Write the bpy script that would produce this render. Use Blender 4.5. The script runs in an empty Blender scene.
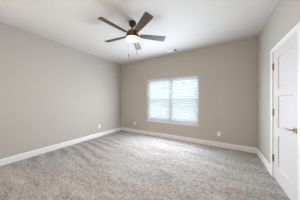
import bpy, bmesh, math, random
from math import radians as R, sin, cos, pi
from mathutils import Vector, Matrix
random.seed(4)
S = bpy.context.scene
C = S.collection

# ---------------------------------------------------------------- camera
F_PX = 119.7
YAW = 30.5
CAM_H = 1.254
cam_d = bpy.data.cameras.new('camera')
cam = bpy.data.objects.new('camera', cam_d); C.objects.link(cam)
cam.location = (0, 0, CAM_H)
cam.rotation_euler = (R(90), 0, R(YAW))
cam_d.sensor_fit = 'HORIZONTAL'; cam_d.sensor_width = 36
cam_d.lens = 36 * F_PX / 300
cam_d.shift_y = 0.3 / 300
cam_d.clip_start = 0.02
S.camera = cam

# ---------------------------------------------------------------- world, daylight and fill lamps, exposure
world = bpy.data.worlds.new('world'); S.world = world
world.use_nodes = True
bg = world.node_tree.nodes['Background']
bg.inputs['Color'].default_value = (0.95, 0.965, 1.0, 1)
bg.inputs['Strength'].default_value = 5.7

def area(name, loc, rot, sx, sy, power, col):
    d = bpy.data.lights.new(name, 'AREA'); d.shape = 'RECTANGLE'
    d.size = sx; d.size_y = sy; d.energy = power; d.color = col
    o = bpy.data.objects.new(name, d); C.objects.link(o)
    o.location = loc; o.rotation_euler = rot
    return o
PF, PR, PS = 86, 15, 9
# added fill behind camera; window daylight lamp on the room side of the blind
area('fill_rear', (-0.75, -0.24, 1.35), (R(90), 0, 0), 1.4, 1.7, PR, (1.0, 0.95, 0.88))
area('daylight_front_window', (-1.43, 3.66, 1.15), (R(-88), 0, 0), 1.72, 1.2, PF, (0.78, 0.93, 1.13))
# fill lamp added in front of the solid left wall, no opening there
area('fill_side', (-3.55, 0.1, 1.1), (0, R(-90), 0), 1.9, 0.6, PS, (1.0, 0.985, 0.97))

S.view_settings.view_transform = 'Standard'
S.view_settings.look = 'None'
S.view_settings.gamma = 1
S.view_settings.use_curve_mapping = False
S.view_settings.exposure = 0.09

# ---------------------------------------------------------------- materials
def mat(name, col, rough=0.6, metal=0.0, spec=0.5, bump=None, var=None, emit=None, trans=0.0):
    m = bpy.data.materials.new(name); m.use_nodes = True
    nt = m.node_tree; b = nt.nodes['Principled BSDF']
    b.inputs['Base Color'].default_value = (*col, 1)
    b.inputs['Roughness'].default_value = rough
    b.inputs['Metallic'].default_value = metal
    b.inputs['Specular IOR Level'].default_value = spec
    tc = nt.nodes.new('ShaderNodeTexCoord')
    if var:   # (scale, amount)
        n = nt.nodes.new('ShaderNodeTexNoise'); n.inputs['Scale'].default_value = var[0]
        n.inputs['Detail'].default_value = 4
        r = nt.nodes.new('ShaderNodeValToRGB')
        a = var[1]
        r.color_ramp.elements[0].position = 0.3; r.color_ramp.elements[1].position = 0.7
        r.color_ramp.elements[0].color = (*[c * (1 - a) for c in col], 1)
        r.color_ramp.elements[1].color = (*[min(1, c * (1 + a)) for c in col], 1)
        nt.links.new(tc.outputs['Object'], n.inputs['Vector'])
        nt.links.new(n.outputs['Fac'], r.inputs['Fac'])
        nt.links.new(r.outputs['Color'], b.inputs['Base Color'])
    if bump:  # (scale, strength, distance)
        n = nt.nodes.new('ShaderNodeTexNoise'); n.inputs['Scale'].default_value = bump[0]
        n.inputs['Detail'].default_value = 3
        bp = nt.nodes.new('ShaderNodeBump'); bp.inputs['Strength'].default_value = bump[1]
        bp.inputs['Distance'].default_value = bump[2]
        nt.links.new(tc.outputs['Object'], n.inputs['Vector'])
        nt.links.new(n.outputs['Fac'], bp.inputs['Height'])
        nt.links.new(bp.outputs['Normal'], b.inputs['Normal'])
    if emit:
        b.inputs['Emission Color'].default_value = (*emit[0], 1)
        b.inputs['Emission Strength'].default_value = emit[1]
    if trans: b.inputs['Transmission Weight'].default_value = trans
    return m

def s2l(r, g, b):
    f = lambda c: (c / 255 / 12.92) if c / 255 <= .04045 else ((c / 255 + .055) / 1.055) ** 2.4
    return (f(r), f(g), f(b))

WALL = mat('wall_paint', s2l(190, 183, 173), 0.75, spec=0.3, bump=(120, 0.15, 0.002))
CEIL = mat('ceiling_paint', s2l(214, 209, 202), 0.9, spec=0.1, bump=(90, 0.2, 0.003))
TRIM = mat('trim_paint', s2l(236, 233, 228), 0.4, spec=0.4, var=(2.0, 0.01))
DOORM = mat('door_paint', s2l(216, 211, 207), 0.42, spec=0.4, var=(2.0, 0.01))
PLAST = mat('white_plastic', s2l(244, 243, 240), 0.35)
DARKP = mat('slot_black', (0.02, 0.02, 0.02), 0.6)
VINYL = mat('window_vinyl', s2l(236, 238, 242), 0.4)
BRASS = mat('brushed_brass', s2l(176, 140, 72), 0.32, metal=1.0, var=(40, 0.08))
HANDLE = mat('satin_brass', s2l(190, 172, 126), 0.35, metal=1.0, var=(40, 0.06))
BRONZE = mat('fan_bronze', s2l(128, 92, 54), 0.35, metal=0.85, var=(30, 0.1))
BLACK = mat('fan_black', (0.005, 0.005, 0.005), 0.45, var=(30, 0.2))
VENTM = mat('vent_white', s2l(238, 237, 234), 0.5)
DUCT = mat('duct_dark', (0.12, 0.12, 0.12), 0.8)
GROUND = mat('lawn', s2l(158, 170, 152), 0.95, var=(3, 0.15))
LEAF = mat('foliage', s2l(160, 168, 160), 0.9, var=(2.5, 0.3))
CORD = mat('blind_cord', s2l(225, 225, 222), 0.8)

def carpet():
    m = bpy.data.materials.new('carpet'); m.use_nodes = True
    nt = m.node_tree; L = nt.links; b = nt.nodes['Principled BSDF']
    b.inputs['Roughness'].default_value = 1.0
    b.inputs['Specular IOR Level'].default_value = 0.05
    tc = nt.nodes.new('ShaderNodeTexCoord')
    def noise(scale, detail, rough=0.6, vec=None, dist=0.0):
        n = nt.nodes.new('ShaderNodeTexNoise'); n.inputs['Scale'].default_value = scale
        n.inputs['Detail'].default_value = detail; n.inputs['Roughness'].default_value = rough
        n.inputs['Distortion'].default_value = dist
        L.new(vec or tc.outputs['Object'], n.inputs['Vector']); return n
    # pile brushed in different directions by vacuum and feet
    mp = nt.nodes.new('ShaderNodeMapping')
    mp.inputs['Rotation'].default_value = (0, 0, R(28)); mp.inputs['Scale'].default_value = (1.0, 4.2, 1)
    L.new(tc.outputs['Object'], mp.inputs['Vector'])
    n1 = noise(1.3, 3, 0.6, mp.outputs['Vector'], 0.6)
    n2 = noise(16.0, 4, 0.8, None, 0.3)
    n3 = noise(48.0, 3, 0.8)
    def math_(op, a, bb):
        x = nt.nodes.new('ShaderNodeMath'); x.operation = op
        for i, v in enumerate((a, bb)):
            if isinstance(v, (int, float)): x.inputs[i].default_value = v
            else: L.new(v, x.inputs[i])
        return x.outputs[0]
    # vacuum strokes running out from the left wall
    sx = nt.nodes.new('ShaderNodeSeparateXYZ'); L.new(tc.outputs['Object'], sx.inputs[0])
    wob = noise(1.1, 2, 0.5)
    ph = math_('ADD', math_('MULTIPLY', sx.outputs['Y'], 27.0), math_('MULTIPLY', wob.outputs['Fac'], 13.0))
    ph = math_('ADD', ph, math_('MULTIPLY', sx.outputs['X'], 2.5))
    wv = math_('SINE', ph, 0)
    mk = nt.nodes.new('ShaderNodeMapRange'); mk.interpolation_type = 'SMOOTHSTEP'
    mk.inputs['From Min'].default_value = -1.9; mk.inputs['From Max'].default_value = -2.7
    L.new(sx.outputs['X'], mk.inputs['Value'])
    patch = noise(0.9, 1, 0.5)
    mk2 = nt.nodes.new('ShaderNodeMapRange'); mk2.inputs['From Min'].default_value = 0.38; mk2.inputs['From Max'].default_value = 0.55
    L.new(patch.outputs['Fac'], mk2.inputs['Value'])
    st = math_('MULTIPLY', math_('MULTIPLY', wv, mk.outputs[0]), math_('MULTIPLY', mk2.outputs[0], 0.030))
    s = math_('ADD', math_('MULTIPLY', n1.outputs['Fac'], 0.16), math_('MULTIPLY', n2.outputs['Fac'], 0.30))
    s = math_('ADD', s, math_('MULTIPLY', n3.outputs['Fac'], 0.54))
    s = math_('ADD', s, st)
    r = nt.nodes.new('ShaderNodeValToRGB')
    e = r.color_ramp.elements
    e[0].position = 0.40; e[0].color = (*s2l(114, 106, 99), 1)
    e[1].position = 0.60; e[1].color = (*s2l(202, 197, 191), 1)
    mid = r.color_ramp.elements.new(0.49); mid.color = (*s2l(168, 161, 154), 1)
    L.new(s, r.inputs['Fac'])
    hue = noise(0.8, 2, 0.5)  # slow pink-to-grey tint, paints the room light's colour cast into the carpet
    hm = nt.nodes.new('ShaderNodeValToRGB')
    hm.color_ramp.elements[0].position = .4; hm.color_ramp.elements[1].position = .6
    hm.color_ramp.elements[0].color = (0.97, 1.0, 1.0, 1); hm.color_ramp.elements[1].color = (1.0, 0.955, 0.94, 1)
    L.new(hue.outputs['Fac'], hm.inputs['Fac'])
    mu = nt.nodes.new('ShaderNodeMixRGB'); mu.blend_type = 'MULTIPLY'; mu.inputs[0].default_value = 1
    L.new(r.outputs['Color'], mu.inputs[1]); L.new(hm.outputs['Color'], mu.inputs[2])
    L.new(mu.outputs[0], b.inputs['Base Color'])
    h = noise(160.0, 4, 0.8)
    hh = math_('ADD', h.outputs['Fac'], math_('MULTIPLY', n2.outputs['Fac'], 1.5))
    bp = nt.nodes.new('ShaderNodeBump'); bp.inputs['Strength'].default_value = 0.7
    bp.inputs['Distance'].default_value = 0.012
    L.new(hh, bp.inputs['Height']); L.new(bp.outputs['Normal'], b.inputs['Normal'])
    return m
CARPET = carpet()

def wood():
    m = bpy.data.materials.new('blade_wood'); m.use_nodes = True
    nt = m.node_tree; L = nt.links; b = nt.nodes['Principled BSDF']
    b.inputs['Roughness'].default_value = 0.4
    b.inputs['Specular IOR Level'].default_value = 0.4
    tc = nt.nodes.new('ShaderNodeTexCoord'); mp = nt.nodes.new('ShaderNodeMapping')
    mp.inputs['Scale'].default_value = (2, 22, 22); L.new(tc.outputs['Object'], mp.inputs['Vector'])
    n = nt.nodes.new('ShaderNodeTexNoise'); n.inputs['Scale'].default_value = 3; n.inputs['Detail'].default_value = 5
    L.new(mp.outputs['Vector'], n.inputs['Vector'])
    r = nt.nodes.new('ShaderNodeValToRGB')
    r.color_ramp.elements[0].position = .35; r.color_ramp.elements[1].position = .7
    r.color_ramp.elements[0].color = (*s2l(60, 47, 37), 1); r.color_ramp.elements[1].color = (*s2l(90, 71, 56), 1)
    L.new(n.outputs['Fac'], r.inputs['Fac']); L.new(r.outputs['Color'], b.inputs['Base Color'])
    return m
WOOD = wood()

def slat_mat():
    m = bpy.data.materials.new('blind_slat'); m.use_nodes = True
    nt = m.node_tree; L = nt.links; b = nt.nodes['Principled BSDF']
    b.inputs['Base Color'].default_value = (*s2l(238, 240, 244), 1)
    b.inputs['Roughness'].default_value = 0.45
    t = nt.nodes.new('ShaderNodeBsdfTranslucent'); t.inputs['Color'].default_value = (0.85, 0.87, 0.92, 1)
    mx = nt.nodes.new('ShaderNodeMixShader'); mx.inputs['Fac'].default_value = 0.55
    L.new(b.outputs[0], mx.inputs[1]); L.new(t.outputs[0], mx.inputs[2])
    L.new(mx.outputs[0], nt.nodes['Material Output'].inputs['Surface'])
    return m
SLAT = slat_mat()

def glass_mat():
    m = bpy.data.materials.new('window_glass'); m.use_nodes = True
    nt = m.node_tree; L = nt.links; nt.nodes.remove(nt.nodes['Principled BSDF'])
    t = nt.nodes.new('ShaderNodeBsdfTransparent'); t.inputs['Color'].default_value = (0.95, 0.98, 0.97, 1)
    g = nt.nodes.new('ShaderNodeBsdfGlossy'); g.inputs['Roughness'].default_value = 0.02
    mx = nt.nodes.new('ShaderNodeMixShader'); mx.inputs['Fac'].default_value = 0.06
    L.new(t.outputs[0], mx.inputs[1]); L.new(g.outputs[0], mx.inputs[2])
    L.new(mx.outputs[0], nt.nodes['Material Output'].inputs['Surface'])
    return m
GLASS = glass_mat()
LAMP = mat('lamp_glass', (0.9, 0.86, 0.8), 0.3, emit=((1.0, 0.56, 0.26), 75.0))

nt = LAMP.node_tree; b_ = nt.nodes['Principled BSDF']     # frosted bowl: bulbs behind the middle, amber rim
tc_ = nt.nodes.new('ShaderNodeTexCoord'); sp_ = nt.nodes.new('ShaderNodeSeparateXYZ'); nt.links.new(tc_.outputs['Object'], sp_.inputs[0])
mr_ = nt.nodes.new('ShaderNodeMapRange'); mr_.inputs['From Min'].default_value = -.316; mr_.inputs['From Max'].default_value = -.334
nt.links.new(sp_.outputs['Z'], mr_.inputs['Value'])
cr_ = nt.nodes.new('ShaderNodeValToRGB')
cr_.color_ramp.elements[0].color = (.012, .0052, .0018, 1); cr_.color_ramp.elements[1].color = (1.0, .56, .26, 1)
nt.links.new(mr_.outputs[0], cr_.inputs['Fac']); nt.links.new(cr_.outputs['Color'], b_.inputs['Emission Color'])

# ---------------------------------------------------------------- mesh helpers
def box(bm, x0, x1, y0, y1, z0, z1, bev=0.0, M=None, seg=1):
    t = bmesh.new()
    bmesh.ops.create_cube(t, size=1)
    for v in t.verts:
        v.co = Vector(((x0 + x1) / 2 + v.co.x * (x1 - x0), (y0 + y1) / 2 + v.co.y * (y1 - y0), (z0 + z1) / 2 + v.co.z * (z1 - z0)))
    if bev: bmesh.ops.bevel(t, geom=t.edges[:], offset=bev, segments=seg, affect='EDGES', profile=0.5)
    if M is not None: t.transform(M)
    me = bpy.data.meshes.new('t'); t.to_mesh(me); t.free(); bm.from_mesh(me); bpy.data.meshes.remove(me)

def lathe(bm, prof, n=32, M=None, cx=0, cy=0):
    """prof = list of (radius, z)"""
    rings = []
    for r, z in prof:
        if r < 1e-6: rings.append([bm.verts.new((cx, cy, z))])
        else: rings.append([bm.verts.new((cx + r * cos(2 * pi * i / n), cy + r * sin(2 * pi * i / n), z)) for i in range(n)])
    new = [v for r in rings for v in r]
    for a, b in zip(rings, rings[1:]):
        for i in range(n):
            j = (i + 1) % n
            if len(a) == 1 and len(b) == 1: continue
            if len(a) == 1: bm.faces.new((a[0], b[i], b[j]))
            elif len(b) == 1: bm.faces.new((a[i], a[j], b[0]))
            else: bm.faces.new((a[i], a[j], b[j], b[i]))
    if len(rings[0]) > 1: bm.faces.new(rings[0])
    if len(rings[-1]) > 1: bm.faces.new(rings[-1])
    if M is not None:
        for v in new: v.co = M @ v.co

def tube(bm, pts, r, n=12):
    rings = []
    P = [Vector(p) for p in pts]
    for i, p in enumerate(P):
        d = (P[min(i + 1, len(P) - 1)] - P[max(i - 1, 0)]).normalized()
        a = d.cross(Vector((0, 0, 1)))
        if a.length < 1e-3: a = d.cross(Vector((1, 0, 0)))
        a.normalize(); b = d.cross(a)
        rr = r[i] if isinstance(r, (list, tuple)) else r
        rings.append([bm.verts.new(p + a * rr * cos(2 * pi * k / n) + b * rr * sin(2 * pi * k / n)) for k in range(n)])
    for a, b in zip(rings, rings[1:]):
        for i in range(n): bm.faces.new((a[i], a[(i + 1) % n], b[(i + 1) % n], b[i]))
    bm.faces.new(rings[0]); bm.faces.new(rings[-1])

def extrude_profile(bm, prof, fn, a, b):
    """prof: list of (d, z); fn(s, d, z)->xyz; sweep straight from s=a to s=b"""
    A = [bm.verts.new(fn(a, d, z)) for d, z in prof]; B = [bm.verts.new(fn(b, d, z)) for d, z in prof]
    n = len(prof)
    for i in range(n): bm.faces.new((A[i], A[(i + 1) % n], B[(i + 1) % n], B[i]))
    bm.faces.new(A); bm.faces.new(B)

def obj(name, bm, m, parent=None, smooth=False, loc=None):
    bmesh.ops.recalc_face_normals(bm, faces=bm.faces[:])
    me = bpy.data.meshes.new(name); bm.to_mesh(me); bm.free()
    me.materials.append(m)
    if smooth:
        for p in me.polygons: p.use_smooth = True
        try: me.set_sharp_from_angle(angle=R(40))
        except Exception: pass
    o = bpy.data.objects.new(name, me); C.objects.link(o)
    if parent is not None: o.parent = parent
    if loc is not None: o.location = loc
    return o

def tag(o, label, cat, group=None):
    o['label'] = label; o['category'] = cat
    if group: o['group'] = group
    return o

def thing(name, label, cat, loc=(0, 0, 0), rz=0, group=None):
    o = bpy.data.objects.new(name, None); C.objects.link(o)
    o.location = loc; o.rotation_euler = (0, 0, rz); o.empty_display_size = 0.1
    return tag(o, label, cat, group)

def struct(o, label, cat):
    o['kind'] = 'structure'; o['label'] = label; o['category'] = cat
    return o
def dup(root, loc, rz, label):
    r = root.copy(); C.objects.link(r); r.location = loc; r.rotation_euler = (0, 0, rz); r['label'] = label
    for ch in list(root.children):
        c = ch.copy(); C.objects.link(c); c.parent = r
        for g in ch.children:
            d = g.copy(); C.objects.link(d); d.parent = c
    return r
NB = bmesh.new

# ---------------------------------------------------------------- room shell
XL, XR, YB, YF, H = -3.62, 0.745, 3.715, -0.27, 2.74
T = 0.15
WX0, WX1, WZ0, WZ1 = -2.325, -0.54, 0.545, 2.015      # front window opening
DY0, DY1, DZ = 1.95, 2.715, 2.045                       # door opening (y range, height)

bm = NB(); box(bm, XL - T, XR + T, YF - T, YB + T, -0.1, 0)
struct(obj('floor', bm, CARPET), 'light greige carpet with vacuum and foot marks', 'floor')
bm = NB(); box(bm, XL - T, XR + T, YF - T, YB + T, H, H + 0.1)
struct(obj('ceiling', bm, CEIL), 'off-white flat ceiling', 'ceiling')
bm = NB(); box(bm, XL - T, XL, YF - T, YB + T, 0, H)
struct(obj('wall_left', bm, WALL), 'long greige painted wall on the left', 'wall')
bm = NB()
box(bm, XL, WX0, YB, YB + T, 0, H); box(bm, WX1, XR, YB, YB + T, 0, H)
box(bm, WX0, WX1, YB, YB + T, 0, WZ0 - 0.02); box(bm, WX0, WX1, YB, YB + T, WZ1, H)
struct(obj('wall_back', bm, WALL), 'greige painted wall around the window', 'wall')
bm = NB()
box(bm, XR, XR + T, YF - T, DY0, 0, H); box(bm, XR, XR + T, DY1, YB + T, 0, H); box(bm, XR, XR + T, DY0, DY1, DZ, H)
struct(obj('wall_right', bm, WALL), 'greige painted wall holding the white door', 'wall')
bm = NB()
RX0, RX1, RZ0, RZ1 = -2.7, -2.1, 1.3, 1.9  # small unseen opening, added to let sky light in
box(bm, XL, RX0, YF - T, YF, 0, H); box(bm, RX1, XR, YF - T, YF, 0, H)
box(bm, RX0, RX1, YF - T, YF, 0, RZ0); box(bm, RX0, RX1, YF - T, YF, RZ1, H)
struct(obj('wall_front', bm, WALL), 'greige wall behind the camera with a small added opening for sky light', 'wall')
bm = NB(); box(bm, -30, 30, YB + T, 60, -0.9, -0.5)
struct(obj('ground', bm, GROUND), 'pale green lawn outside the window', 'ground')

# trees beyond the glass
bm = NB()
rnd = random.Random(9)
for i in range(16):
    cx, cy, cz, rr = -9 + i * 1.15 + rnd.uniform(-.3, .3), 13 + rnd.uniform(-1, 1), rnd.uniform(1.0, 3.2), rnd.uniform(1.5, 2.1)
    for zc in (cz, cz - 1.8):
        t = bmesh.new(); bmesh.ops.create_icosphere(t, subdivisions=3, radius=rr)
        for v in t.verts:
            v.co *= 1 + rnd.uniform(-.09, .09); v.co += Vector((cx, cy, zc))
        me = bpy.data.meshes.new('t'); t.to_mesh(me); t.free(); bm.from_mesh(me); bpy.data.meshes.remove(me)
hg = tag(obj('hedge', bm, LEAF), 'pale green leafy hedge outside, glimpsed only through the blind slats', 'hedge')

# baseboards
BP = [(0, 0), (0.015, 0), (0.015, 0.112), (0.010, 0.122), (0.006, 0.130), (0, 0.130)]
def base(name, fn, a, b, lab):
    bm = NB(); extrude_profile(bm, BP, fn, a, b)
    struct(obj(name, bm, TRIM), lab, 'baseboard')
base('baseboard_left', lambda s, d, z: (XL + d, s, z), YF, YB, 'white baseboard along the left wall')
base('baseboard_back', lambda s, d, z: (s, YB - d, z), XL + 0.015, XR - 0.015, 'white baseboard under the window wall')
base('baseboard_right', lambda s, d, z: (XR - d, s, z), DY1 + .062, YB, 'short white baseboard between corner and door casing')

# ---------------------------------------------------------------- window
win = bpy.data.objects.new('window_1', None); C.objects.link(win)
win.location = ((WX0 + WX1) / 2, YB, WZ0)
struct(win, 'white twin window behind a horizontal blind', 'window')
wx = (WX1 - WX0) / 2; wh = WZ1 - WZ0
bm = NB()
for x0, x1 in ((-wx, -wx + .03), (wx - .03, wx), (-.02, .02)): box(bm, x0, x1, .085, .149, 0, wh, .003)
for sx0, sx1 in ((-wx + .03, -.02), (.02, wx - .03)):
    box(bm, sx0, sx1, .085, .149, 0, .05, .003); box(bm, sx0, sx1, .085, .149, wh - .045, wh, .003)
obj('window_frame', bm, VINYL, win)
for sx0, sx1 in ((-wx + .03, -.02), (.02, wx - .03)):
    for z0, z1, yy in ((.05, wh / 2 + .02, .092), (wh / 2 - .03, wh - .045, .118)):
        bm = NB()
        w = .032
        box(bm, sx0, sx0 + w, yy, yy + .026, z0, z1, .002); box(bm, sx1 - w, sx1, yy, yy + .026, z0, z1, .002)
        box(bm, sx0 + w, sx1 - w, yy, yy + .026, z0, z0 + w, .002); box(bm, sx0 + w, sx1 - w, yy, yy + .026, z1 - w, z1, .002)
        s = obj('sash', bm, VINYL, win)
        bm = NB(); box(bm, sx0 + w, sx1 - w, yy + .010, yy + .015, z0 + w, z1 - w)
        obj('pane', bm, GLASS, s)
bm = NB(); box(bm, -wx - .015, wx + .015, -.028, 0.0, -.022, 0, .004, seg=2); box(bm, -wx, wx, -.002, .15, -.02, 0)
obj('window_sill', bm, TRIM, win)
bm = NB(); box(bm, -wx - .002, wx + .002, -.012, 0, -.05, -.022, .003)
obj('sill_apron', bm, TRIM, win)

# blind
bl = thing('window_blind', 'wide white slatted blind hanging across the window, slats half open', 'blind',
           ((WX0 + WX1) / 2, YB, WZ0))
bw = wx - .008
bm = NB()
box(bm, -wx, wx, -.012, .004, wh - .075, wh - .002, .004, seg=2)
box(bm, -wx, wx, -.016, .004, wh - .012, wh - .002, .003)
obj('valance', bm, SLAT, bl)
bm = NB(); box(bm, -bw, bw, .012, .062, wh - .05, wh - .004, .003)
obj('head_rail', bm, VINYL, bl)
bm = NB()
PITCH, SW, TILT = 0.0715, 0.078, R(52)
z = 0.062
zs = []
while z < wh - .085:
    zs.append(z); z += PITCH
for z in zs:
    n = 5; up = []; dn = []
    th = .0028
    tl = TILT + R(random.uniform(-2, 2))
    prof = []
    for k in range(n + 1):
        s = (k / n - .5) * SW; c = .003 * (1 - (2 * k / n - 1) ** 2)
        prof.append((s, c + th / 2))
    for k in range(n, -1, -1):
        s = (k / n - .5) * SW; c = .003 * (1 - (2 * k / n - 1) ** 2)
        prof.append((s, c - th / 2))
    # inner edge (towards the room, -y) hangs lower
    pr = [(s * cos(tl) - c * sin(tl) + .046, z + s * sin(tl) + c * cos(tl)) for s, c in prof]
    extrude_profile(bm, pr, lambda s_, d, zz: (s_, d, zz), -bw, bw)
obj('slats', bm, SLAT, bl)
bm = NB(); box(bm, -bw, bw, .014, .062, .006, .026, .004, seg=2)
obj('bottom_rail', bm, SLAT, bl)
bm = NB()
for x in (-.78, -.40, 0, .40, .78):
    for y in (.018, .074): tube(bm, [(x, y, .02), (x, y, wh - .03)], .0012, 6)
obj('ladder_cords', bm, CORD, bl)
bm = NB(); tube(bm, [(-bw + .10, .006, wh - .07), (-bw + .10, .004, wh - .72)], .004, 8)
obj('tilt_wand', bm, PLAST, bl)

# ---------------------------------------------------------------- door
dr = bpy.data.objects.new('door_1', None); C.objects.link(dr)
dr.location = (XR, (DY0 + DY1) / 2, 0)
struct(dr, 'white three-panel door with brass hinges and lever', 'door')
hy = (DY1 - DY0) / 2
# casing (local: -x is into the room)
bm = NB()
CW = .062
box(bm, -.018, 0, hy - .004, hy + CW, 0, DZ + CW - .01, .004, seg=2)
box(bm, -.018, 0, -hy - CW, -hy + .004, 0, DZ + CW - .01, .004, seg=2)
box(bm, -.018, 0, -hy + .004, hy - .004, DZ - .004, DZ + CW - .01, .004, seg=2)
obj('door_casing', bm, TRIM, dr)
bm = NB()
J = .014
box(bm, -.001, T, hy - J, hy, 0, DZ); box(bm, -.001, T, -hy, -hy + J, 0, DZ); box(bm, -.001, T, -hy + J, hy - J, DZ - J, DZ)
box(bm, .045, .075, hy - J - .012, hy - J, 0, DZ - J); box(bm, .045, .075, -hy + J, -hy + J + .012, 0, DZ - J)
box(bm, .045, .075, -hy + J + .012, hy - J - .012, DZ - J - .012, DZ - J)
obj('door_jamb', bm, TRIM, dr)
# slab: stiles, rails and recessed panels as one leaf
y0, y1 = -hy + J + .003, hy - J - .004
zt = DZ - J - .003; zb = .012
Y_H = 2.545 - (DY0 + DY1) / 2     # hinge side edge of panels
Y_L = 2.105 - (DY0 + DY1) / 2     # latch side edge of panels
panels = [(1.425, 1.905), (.835, 1.320), (.235, .720)]
bm = NB()
X0, X1, XP = .002, .040, .016
ys = [(y0, Y_L), (Y_H, y1)]
for a, b in ys: box(bm, X0, X1, a, b, zb, zt)
zl = [zb] + [v for p in reversed(panels) for v in p] + [zt]
for i in range(0, len(zl), 2): box(bm, X0, X1, Y_L, Y_H, zl[i], zl[i + 1])
for a, b in panels:
    box(bm, XP, X1 - .012, Y_L, Y_H, a, b)
    # sloped sticking around the panel
    g = .007
    def vt(x, y, z): return bm.verts.new((x, y, z))
    o = [(X0, Y_L, a), (X0, Y_H, a), (X0, Y_H, b), (X0, Y_L, b)]
    q = [(XP - .0002, Y_L + g, a + g), (XP - .0002, Y_H - g, a + g), (XP - .0002, Y_H - g, b - g), (XP - .0002, Y_L + g, b - g)]
    O = [vt(*p) for p in o]; Q = [vt(*p) for p in q]
    for i in range(4): bm.faces.new((O[i], O[(i + 1) % 4], Q[(i + 1) % 4], Q[i]))
leaf = obj('door_leaf', bm, DOORM, dr)
for zc in (1.797, 1.055, .317):
    bm = NB()
    yk = hy - J - .001
    tube(bm, [(-.008, yk, zc - .052), (-.008, yk, zc + .052)], .0075, 12)
    for k in (-.031, -.0105, .0105, .031): tube(bm, [(-.008, yk, zc + k - .0008), (-.008, yk, zc + k + .0008)], .0079, 12)
    lathe(bm, [(.0055, zc + .052), (.004, zc + .058), (0, zc + .060)], 12, cx=-.008, cy=yk)
    lathe(bm, [(0, zc - .060), (.004, zc - .058), (.0055, zc - .052)], 12, cx=-.008, cy=yk)
    box(bm, -.002, .0015, yk - .016, yk + .014, zc - .051, zc + .051)
    h = obj('hinge', bm, BRASS, dr, smooth=True); h['label'] = 'brass hinge'
hyc = 2.048 - (DY0 + DY1) / 2; hz = .905
bm = NB()
box(bm, -.008, .0025, hyc - .032, hyc + .032, hz - .032, hz + .032, .002, seg=2)
hd = obj('door_handle', bm, HANDLE, dr); hd['label'] = 'brass lever handle on a square plate'
bm = NB()
tube(bm, [(-.006, hyc, hz), (-.018, hyc, hz)], .013, 20)
tube(bm, [(-.016, hyc, hz), (-.050, hyc, hz)], .009, 16)
obj('handle_neck', bm, HANDLE, hd, smooth=True)
bm = NB(); box(bm, -.056, -.044, hyc - .011, hyc + .115, hz - .009, hz + .009, .003, seg=2)
obj('lever', bm, HANDLE, hd)

# ---------------------------------------------------------------- ceiling fan
FX, FY = -1.444, 1.795
fan = thing('ceiling_fan', 'five-blade dark ceiling fan with bronze hub and glowing round light', 'ceiling fan', (FX, FY, H))
bm = NB()
lathe(bm, [(.0, 0), (.064, 0), (.069, -.010), (.070, -.030), (.064, -.055), (.048, -.078), (.028, -.090), (0, -.092)], 36)
obj('canopy', bm, BLACK, fan, smooth=True)
bm = NB()
tube(bm, [(0, 0, -.085), (0, 0, -.164)], .0125, 16)
lathe(bm, [(0, -.135), (.022, -.135), (.024, -.145), (.024, -.164), (0, -.164)], 20)
obj('downrod', bm, BLACK, fan, smooth=True)
bm = NB()
lathe(bm, [(0, -.160), (.035, -.160), (.062, -.168), (.088, -.184), (.104, -.206), (.113, -.230), (.118, -.253),
           (.1205, -.257), (.1205, -.263), (.124, -.269), (.1265, -.290), (.1265, -.306), (.120, -.310), (0, -.308)], 48)
obj('motor_housing', bm, BRONZE, fan, smooth=True)
bm = NB()
lathe(bm, [(0, -.304), (.1175, -.304), (.1175, -.311), (.114, -.319), (.108, -.326), (.092, -.337), (.062, -.346), (.030, -.350), (0, -.351)], 48)
lp = obj('lamp_diffuser', bm, LAMP, fan, smooth=True); lp['label'] = 'glowing warm white glass bowl'
# blade, local +x outward
ZB = -.248
def blade_outline():
    pts = []
    # (x, half width)
    hw = [(.150, .040), (.18, .046), (.30, .055), (.45, .063), (.60, .069), (.636, .069)]
    up = [(x, w) for x, w in hw] + [(.646, .065), (.650, .056)]
    dn = [(x, -w) for x, w in reversed(up)]
    return up + dn
PIT = R(-15)
def blade_mesh():
    bm = NB(); o = blade_outline()
    A = [bm.verts.new((x, y, .003)) for x, y in o]; B = [bm.verts.new((x, y, -.003)) for x, y in o]
    n = len(o)
    bm.faces.new(A); bm.faces.new(B)
    for i in range(n): bm.faces.new((A[i], A[(i + 1) % n], B[(i + 1) % n], B[i]))
    bmesh.ops.bevel(bm, geom=[e for e in bm.edges if abs(e.verts[0].co.z - e.verts[1].co.z) < 1e-6], offset=.0012, segments=1, affect='EDGES')
    return bm
first = None
for k in range(5):
    ang = R(43.2 + 72 * k)
    if first is None:
        bd = obj('blade', blade_mesh(), WOOD, fan)
        bm = NB()   # iron: arm from hub and plate screwed to blade top
        box(bm, -.065, .06, -.019, .019, .003, .008, .001)
        box(bm, .045, .10, -.034, .034, .003, .008, .001)
        for yy, xx in ((-.022, .07), (.022, .07), (0, .09)):
            lathe(bm, [(.005, -.0035), (.004, -.0055), (0, -.006)], 10, cx=xx, cy=yy)
        Mv = Matrix.Translation((.13, 0, 0))
        bm.transform(Mv)
        ir = obj('blade_arm', bm, BRONZE, bd)
        first = bd
    else:
        bd = first.copy(); C.objects.link(bd); bd.parent = fan
        ir = first.children[0].copy(); C.objects.link(ir); ir.parent = bd
    bd.rotation_mode = 'XYZ'
    bd.rotation_euler = (PIT, 0, ang)
    bd.location = (0, 0, ZB)
def chain(x, y, z0, z1):
    bm = NB(); z = z0
    tube(bm, [(x, y, z0), (x, y, z1)], .0009, 6)
    while z > z1:
        lathe(bm, [(0, z), (.0017, z - .0016), (0, z - .0032)], 6, cx=x, cy=y); z -= .006
    c = obj('pull_chain', bm, BRONZE, fan)
    bm = NB(); lathe(bm, [(0, z1), (.004, z1 - .004), (.0065, z1 - .016), (.0065, z1 - .036), (.003, z1 - .045), (0, z1 - .046)], 14, cx=x, cy=y)
    obj('chain_pull', bm, BLACK, c, smooth=True)
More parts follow.
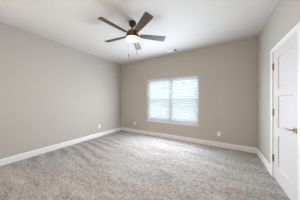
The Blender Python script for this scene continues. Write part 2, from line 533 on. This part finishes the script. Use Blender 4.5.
fw = Vector((-sin(R(YAW)), cos(R(YAW)), 0)); rt = Vector((cos(R(YAW)), sin(R(YAW)), 0))
p = fw * .10 + rt * .070; chain(p.x, p.y, -.325, -.520)
p = -fw * .08 - rt * .055 - fw * .048; chain(p.x * .95, p.y * .95, -.325, -.655)

# ---------------------------------------------------------------- ceiling vent
vt_ = thing('ceiling_vent', 'small white louvered air register in the ceiling above the window', 'vent', (-1.25, 3.425, H))
bm = NB()
a, b = .165, .085
for x0, x1, q0, q1 in ((-a, a, -b, -b + .02), (-a, a, b - .02, b), (-a, -a + .02, -b + .02, b - .02), (a - .02, a, -b + .02, b - .02)):
    box(bm, x0, x1, q0, q1, -.007, 0, .0015)
obj('vent_frame', bm, VENTM, vt_)
bm = NB(); box(bm, -a + .02, a - .02, -b + .02, b - .02, -.001, 0)  # flat dark sheet under the solid ceiling, painted as shade inside the duct
obj('duct_shade_sheet', bm, DUCT, vt_)
bm = NB()
for i in range(7):
    y = -b + .028 + i * .0185
    M = Matrix.Translation((0, y, -.006)) @ Matrix.Rotation(R(-35), 4, 'X')
    box(bm, -a + .02, .045, -.0065, .0065, -.0006, .0006, M=M)
for i in range(6):
    x = .060 + i * .0165
    M = Matrix.Translation((x, 0, -.006)) @ Matrix.Rotation(R(55), 4, 'Y')
    box(bm, -.0060, .0060, -b + .02, b - .02, -.0006, .0006, M=M)
box(bm, .046, .052, -b + .02, b - .02, -.010, -.002)
obj('louvers', bm, VENTM, vt_)

# ---------------------------------------------------------------- outlets (local: back on y=0, facing -y)
ot = thing('wall_outlet', 'white duplex outlet on back wall right of the window', 'outlet', (-.036, YB, .348), 0)
bm = NB(); box(bm, -.037, .037, -.006, 0, -.060, .060, .003, seg=2); obj('cover_plate', bm, PLAST, ot)
for zc in (-.020, .020):
    bm = NB(); box(bm, -.0165, .0165, -.0075, -.005, zc - .0145, zc + .0145, .0012, seg=2)
    rc = obj('receptacle', bm, PLAST, ot)
    bm = NB()
    box(bm, -.0080, -.0058, -.0079, -.0070, zc - .002, zc + .0075); box(bm, .0058, .0080, -.0079, -.0070, zc - .001, zc + .0065)
    tube(bm, [(0, -.0079, zc - .008), (0, -.007, zc - .008)], .0025, 10)
    obj('outlet_slots', bm, DARKP, rc)
dup(ot, (-2.875, YB, .358), 0, 'white duplex outlet on back wall left of the window, near the corner')
dup(ot, (XL, 2.683, .353), R(90), 'white duplex outlet low on the long left wall')
